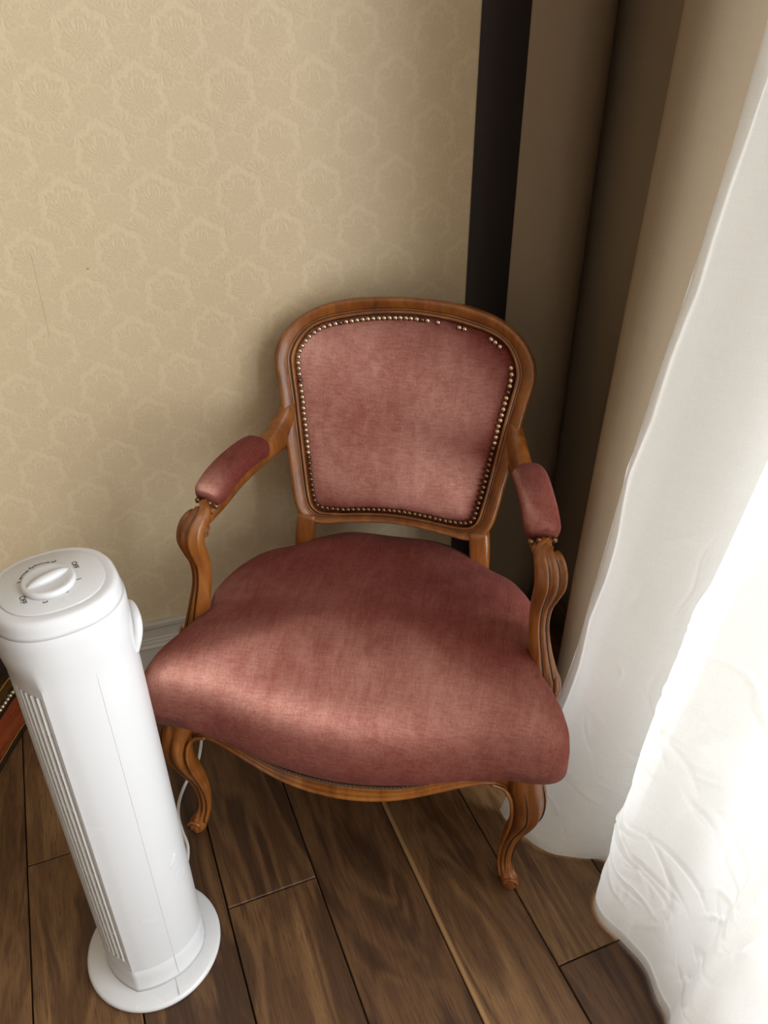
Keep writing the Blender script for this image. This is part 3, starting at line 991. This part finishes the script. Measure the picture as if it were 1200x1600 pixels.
# printing on the dial
def print_text(txt, x, y, size, rot=0.0):
    cu = bpy.data.curves.new('lettering', 'FONT')
    cu.body = txt
    cu.size = size
    cu.align_x = 'CENTER'
    cu.align_y = 'CENTER'
    cu.extrude = 0.00008
    cu.offset = 0.00012
    tmp = bpy.data.objects.new('lettering', cu)
    COL.objects.link(tmp)
    bpy.context.view_layer.update()
    me = bpy.data.meshes.new_from_object(tmp.evaluated_get(bpy.context.evaluated_depsgraph_get()))
    bpy.data.objects.remove(tmp, do_unlink=True)
    me.materials.clear()
    me.materials.append(M['print'])
    o = bpy.data.objects.new('lettering', me)
    COL.objects.link(o)
    o.parent = FAN
    o.location = (x, y, ZT + .0002)
    o.rotation_euler = (0, 0, rot)
# marks on the dial, fan-local x, y in metres
DIAL = [('OFF', 0.019, -0.0273), ('OFF', -0.0157, 0.0357), ('1', 0.0127, 0.0332), ('2', 0.0289, 0.0157), ('3', 0.0346, -0.0073), ('1', -0.0151, -0.0248), ('2', -0.0356, -0.0083), ('3', -0.0349, 0.0161)]
for s_, x, y in DIAL:
    print_text(s_, x, y, .0082 if s_ == 'OFF' else .0074)
for A, B in [((-0.0205, -0.0228), (-0.0319, -0.0125)), ((-0.0376, -0.0048), (-0.0361, 0.0118))]:
    A, B = np.array(A), np.array(B)
    mid = (A + B) / 2
    off = mid - np.array([KX, KY])
    mid = mid + off / np.linalg.norm(off) * .0014
    arc = np.c_[crom([A, mid, B], 12), np.full(12, ZT + .0002)]
    tube('arrow_line', arc, .00035, M['print'], FAN, seg=5)
    for tip, prv in ((arc[0], arc[3]), (arc[-1], arc[-4])):
        d = (tip - prv)[:2]
        d /= np.linalg.norm(d)
        s_ = np.array([-d[1], d[0]])
        t0 = tip[:2] + d * .0012
        b0 = tip[:2] - d * .0020
        v = [(*t0, ZT + .0004), (*(b0 + s_ * .0013), ZT + .0004), (*(b0 - s_ * .0013), ZT + .0004)]
        make('arrow_head', v, [(0, 1, 2)], M['print'], FAN, smooth=False)

# power cord on the floor, from the fan's base to behind the chair
cord = crom([(-.345, .800, .006), (-.352, .875, .0045), (-.371, .915, .0035), (-.385, .950, .0035), (-.389, .985, .0035), (-.384, 1.025, .0035), (-.372, 1.065, .0035), (-.375, 1.130, .0035), (-.388, 1.185, .0035), (-.385, 1.235, .0035), (-.33, 1.30, .0035), (-.20, 1.37, .0035)], 120)
tag(tube('power_cord', cord, .0032, M['cord'], seg=8), 'thin white power cord lying on the floor behind the tower fan', 'cord')

# ------------------------------------------------------------------ curtains
def curtain(name, cols, Z, mat, thick=0.0, per=14, crease=None):
    """cols: per fold column a list of (z, s, n) controls -> smooth sheet"""
    mz = len(Z)
    C = []
    for col in cols:
        c_ = np.array(sorted(col), float)
        dense = crom(c_, 120) if len(c_) > 2 else c_
        C.append(np.stack([np.interp(Z, dense[:, 0], dense[:, 1]), np.interp(Z, dense[:, 0], dense[:, 2])], 1))
    C = np.array(C)                       # (ncol, mz, 2)
    nu = per * (len(cols) - 1) + 1
    pts = np.zeros((nu, mz, 3))
    for j in range(mz):
        q = crom_u(C[:, j, :], nu)
        pts[:, j, 0], pts[:, j, 1], pts[:, j, 2] = q[:, 0], -q[:, 1], Z[j]
    if crease is not None:
        d = np.gradient(pts, axis=0)[:, :, :2]
        nrm = np.stack([d[:, :, 1], -d[:, :, 0]], 2)
        nrm /= np.linalg.norm(nrm, axis=2)[:, :, None] + 1e-9
        arc = np.cumsum(np.linalg.norm(d, axis=2), axis=0)
        disp = crease(arc, pts[:, :, 2], np.linspace(0, len(cols) - 1, nu))
        pts[:, :, :2] += nrm * disp[:, :, None]
    o = make(name, pts.reshape(-1, 3), grid_faces(nu, mz), mat, None, True, loc=(P0[0], P0[1], 0), rotz=WA)
    if thick:
        sd = o.modifiers.new('cloth', 'SOLIDIFY')
        sd.thickness = thick
        sd.offset = 0
    return o, pts

TOPZ = 2.50
dr, _ = curtain('drape', [
    [(0, .838, .030), (2.5, .838, .030)], [(0, .868, .056), (2.5, .868, .056)], [(0, .912, .078), (2.5, .912, .078)], [(0, .958, .072), (2.5, .958, .072)], [(0, .995, .036), (2.5, .995, .036)],
    [(0, 1.015, -.02), (2.5, 1.015, -.02)], [(0, 1.022, .06), (2.5, 1.022, .06)], [(0, 1.015, .16), (2.5, 1.015, .16)], [(0, .985, .27), (2.5, .985, .27)], [(0, .92, .37), (2.5, .93, .37)], [(0, .845, .428), (.5, .84, .428), (2.5, .865, .428)],
    [(0, .785, .463), (.5, .793, .463), (1.3, .815, .465), (2.5, .835, .465)],
    [(0, .80, .505), (.5, .81, .505), (2.5, .850, .505)], [(0, .855, .545), (2.5, .89, .545)], [(0, .90, .56), (2.5, .93, .56)], [(0, .935, .59), (2.5, .965, .59)], [(0, .965, .64), (2.5, .99, .64)], [(0, .945, .69), (2.5, .985, .69)]],
    np.linspace(0.008, TOPZ, 30), M['drape'], thick=0.003)
tag(dr, 'heavy taupe drape hanging in deep folds behind the armchair', 'curtain')

sheer_cols = [
    [(0, .610, .600), (.29, .712, .592), (.74, .751, .604), (1.26, .802, .621), (2.5, .88, .62)],
    [(0, .612, .625), (.29, .708, .618), (.74, .748, .628), (1.26, .800, .640), (2.5, .88, .64)],
    [(0, .628, .667), (.3, .700, .660), (.74, .757, .668), (1.26, .815, .672), (2.5, .90, .67)],
    [(0, .655, .710), (.3, .715, .706), (.74, .785, .71), (1.26, .845, .71), (2.5, .92, .71)],
    [(0, .700, .736), (.3, .750, .740), (.74, .820, .745), (1.26, .875, .745), (2.5, .94, .745)],
    [(0, .742, .757), (.3, .785, .768), (.74, .845, .775), (1.26, .895, .775), (2.5, .95, .775)],
    [(0, .722, .785), (.3, .755, .795), (.74, .815, .80), (1.26, .875, .80), (2.5, .94, .80)],
    [(0, .685, .815), (.475, .705, .818), (.83, .763, .82), (1.3, .835, .82), (2.5, .90, .82)],
    [(0, .676, .850), (.475, .702, .850), (.83, .765, .85), (1.3, .835, .85), (2.5, .90, .85)],
    [(0, .690, .895), (.475, .735, .895), (.83, .800, .89), (1.3, .860, .89), (2.5, .92, .89)],
    [(0, .700, .940), (.475, .765, .940), (.83, .830, .93), (1.3, .885, .93), (2.5, .94, .93)],
    [(0, .690, .985), (.475, .765, .985), (.83, .825, .97), (1.3, .880, .97), (2.5, .94, .97)],
    [(0, .688, 1.012), (.475, .755, 1.012), (.83, .810, 1.00), (1.3, .870, 1.00), (2.5, .935, 1.00)],
    [(0, .672, 1.034), (.325, .700, 1.034), (.83, .765, 1.03), (1.3, .840, 1.03), (2.5, .92, 1.03)],
    [(0, .660, 1.052), (.083, .665, 1.055), (.325, .674, 1.055), (.52, .680, 1.055), (1.0, .735, 1.055), (1.5, .80, 1.055), (2.5, .90, 1.055)],
    [(0, .672, 1.082), (.325, .686, 1.082), (.52, .692, 1.082), (1.0, .745, 1.082), (1.5, .81, 1.082), (2.5, .905, 1.082)],
    [(0, .720, 1.105), (.52, .735, 1.105), (1.2, .80, 1.105), (2.5, .92, 1.105)],
    [(0, .79, 1.12), (.66, .80, 1.12), (1.2, .85, 1.12), (2.5, .95, 1.12)],
    [(0, .87, 1.15), (.66, .88, 1.15), (1.2, .91, 1.15), (2.5, .97, 1.15)],
]
def creases(arc, z, colidx):
    """crushed-linen creases: short sharp ridges, thickest low down on the cloth"""
    out = np.zeros_like(z)
    r_ = np.random.default_rng(5)
    ci = colidx[:, None] + 0 * z
    def stroke(c, zc, length, ang, amp, wid, bend):
        a0 = np.interp(c, colidx, arc[:, int(np.argmin(abs(z[0] - zc)))])
        u, v = arc - a0, z - zc
        x = u * math.cos(ang) + v * math.sin(ang)
        y = -u * math.sin(ang) + v * math.cos(ang) - bend * x * x / length - 0.004 * np.sin(x * 55 + c * 3)
        env = np.clip(1 - (2 * x / length) ** 2, 0, 1)
        return amp * env * np.exp(-(y / wid) ** 2) * (np.abs(x) < length / 2)
    for k in range(150):
        c = r_.uniform(2.5, 15)
        zc = abs(r_.normal(0.30, 0.26)) + 0.05
        if zc > 1.05:
            continue
        ang = r_.normal(-0.25, 0.7) if r_.random() < .75 else r_.normal(1.3, .5)
        big = r_.random() < .22
        L_ = r_.uniform(.09, .20) if big else r_.uniform(.025, .08)
        out += stroke(c, zc, L_, ang, (r_.uniform(.0022, .0038) if big else r_.uniform(.001, .0022)) * r_.choice([1, 1, -1]), r_.uniform(.0035, .0060), r_.normal(0, .5))
    out += 0.0022 * np.sin(arc * 37 + z * 9) * np.sin(z * 23 + arc * 11) * np.exp(-z / .6)
    return out * np.clip((z - 0.0) / 0.03, 0, 1)
SZ = np.r_[np.linspace(0.006, 1.05, 300), np.linspace(1.05, TOPZ, 26)[1:]]
sh, spts = curtain('sheer_curtain', sheer_cols, SZ, M['sheer'], per=26, crease=creases)
tag(sh, 'crinkled white sheer curtain hanging beside the armchair and touching the floor', 'curtain')
# hems: double cloth along the floor and along the leading edge
def strip(name, P, mat, off=0.0012):
    nu, nv = P.shape[:2]
    o = make(name, P.reshape(-1, 3), grid_faces(nu, nv), mat, sh, True)
    return o
def push(P, amt):
    d = np.gradient(P, axis=0)[:, :, :2]
    nrm = np.stack([d[:, :, 1], -d[:, :, 0]], 2)
    nrm /= np.linalg.norm(nrm, axis=2)[:, :, None] + 1e-9
    Q = P.copy()
    Q[:, :, :2] += nrm * amt
    return Q
HEM_SIDE = -1.0
strip('floor_hem', push(spts[::2, :7, :], HEM_SIDE * .0022), M['sheer_hem'])
eh = push(spts[:27, :, :], HEM_SIDE * .0028)
step = np.linspace(0, 1, 27)[:, None]
wv = np.interp(SZ, np.arange(0, 2.6, .09), rng.normal(0, 0.0045, 29))
wid = 0.022 + np.interp(SZ, np.arange(0, 2.6, .12), rng.normal(0, 0.002, 22))
b0, b1 = spts[0], spts[26]
dirv = (b1 - b0)[:, :2] / np.linalg.norm((b1 - b0)[:, :2], axis=1)[:, None]
eh[:, :, :2] = (b0[:, :2] + dirv * wv[:, None])[None] + step[:, :, None] * (dirv * wid[:, None])[None] + (push(spts[:27], HEM_SIDE * .0035) - spts[:27])[:, :, :2]
strip('edge_hem', eh, M['sheer_hem'])

# ------------------------------------------------------------------ low ornate chest at the left edge
fp = [(-.735, 1.232), (-.753, 1.143), (-.762, 1.058), (-.766, .950)]
left = [(p[0] - WD[0] * .5, p[1] - WD[1] * .5) for p in fp[::-1]]
foot = np.array(fp + left)
cen = foot.mean(0)
CB = empty('low_chest', (cen[0], cen[1], 0))
tag(CB, 'low reddish wooden chest with brass bands behind the tower fan', 'chest')
def prism(name, z0, z1, grow, mat):
    d = foot - cen
    L = np.linalg.norm(d, axis=1)[:, None]
    q = d * (L + grow) / L
    o = loft(name, [np.c_[q, np.full(len(q), z0)], np.c_[q, np.full(len(q), z1)]], mat, CB, smooth=False)
    return bevel(o, 0.0015, 2)
prism('foot_band', 0.0, .008, .006, M['ebony'])
prism('brass_band', .008, .014, .003, M['brass'])
prism('plinth', .014, .090, 0.0, M['redwood'])
prism('black_band', .090, .122, .003, M['ebony'])
prism('brass_band', .122, .145, .005, M['brass'])
prism('body', .145, .305, -.004, M['ebony'])
prism('top', .305, .345, .004, M['brass'])
edge = crom(fp, 60)
for k in range(0, 60, 2):
    d = edge[k] - cen
    p = d * (1 + .0045 / np.linalg.norm(d))
    put_nail(NAIL, (p[0], p[1], .108), (1, 0, .2), CB).name = 'bead'
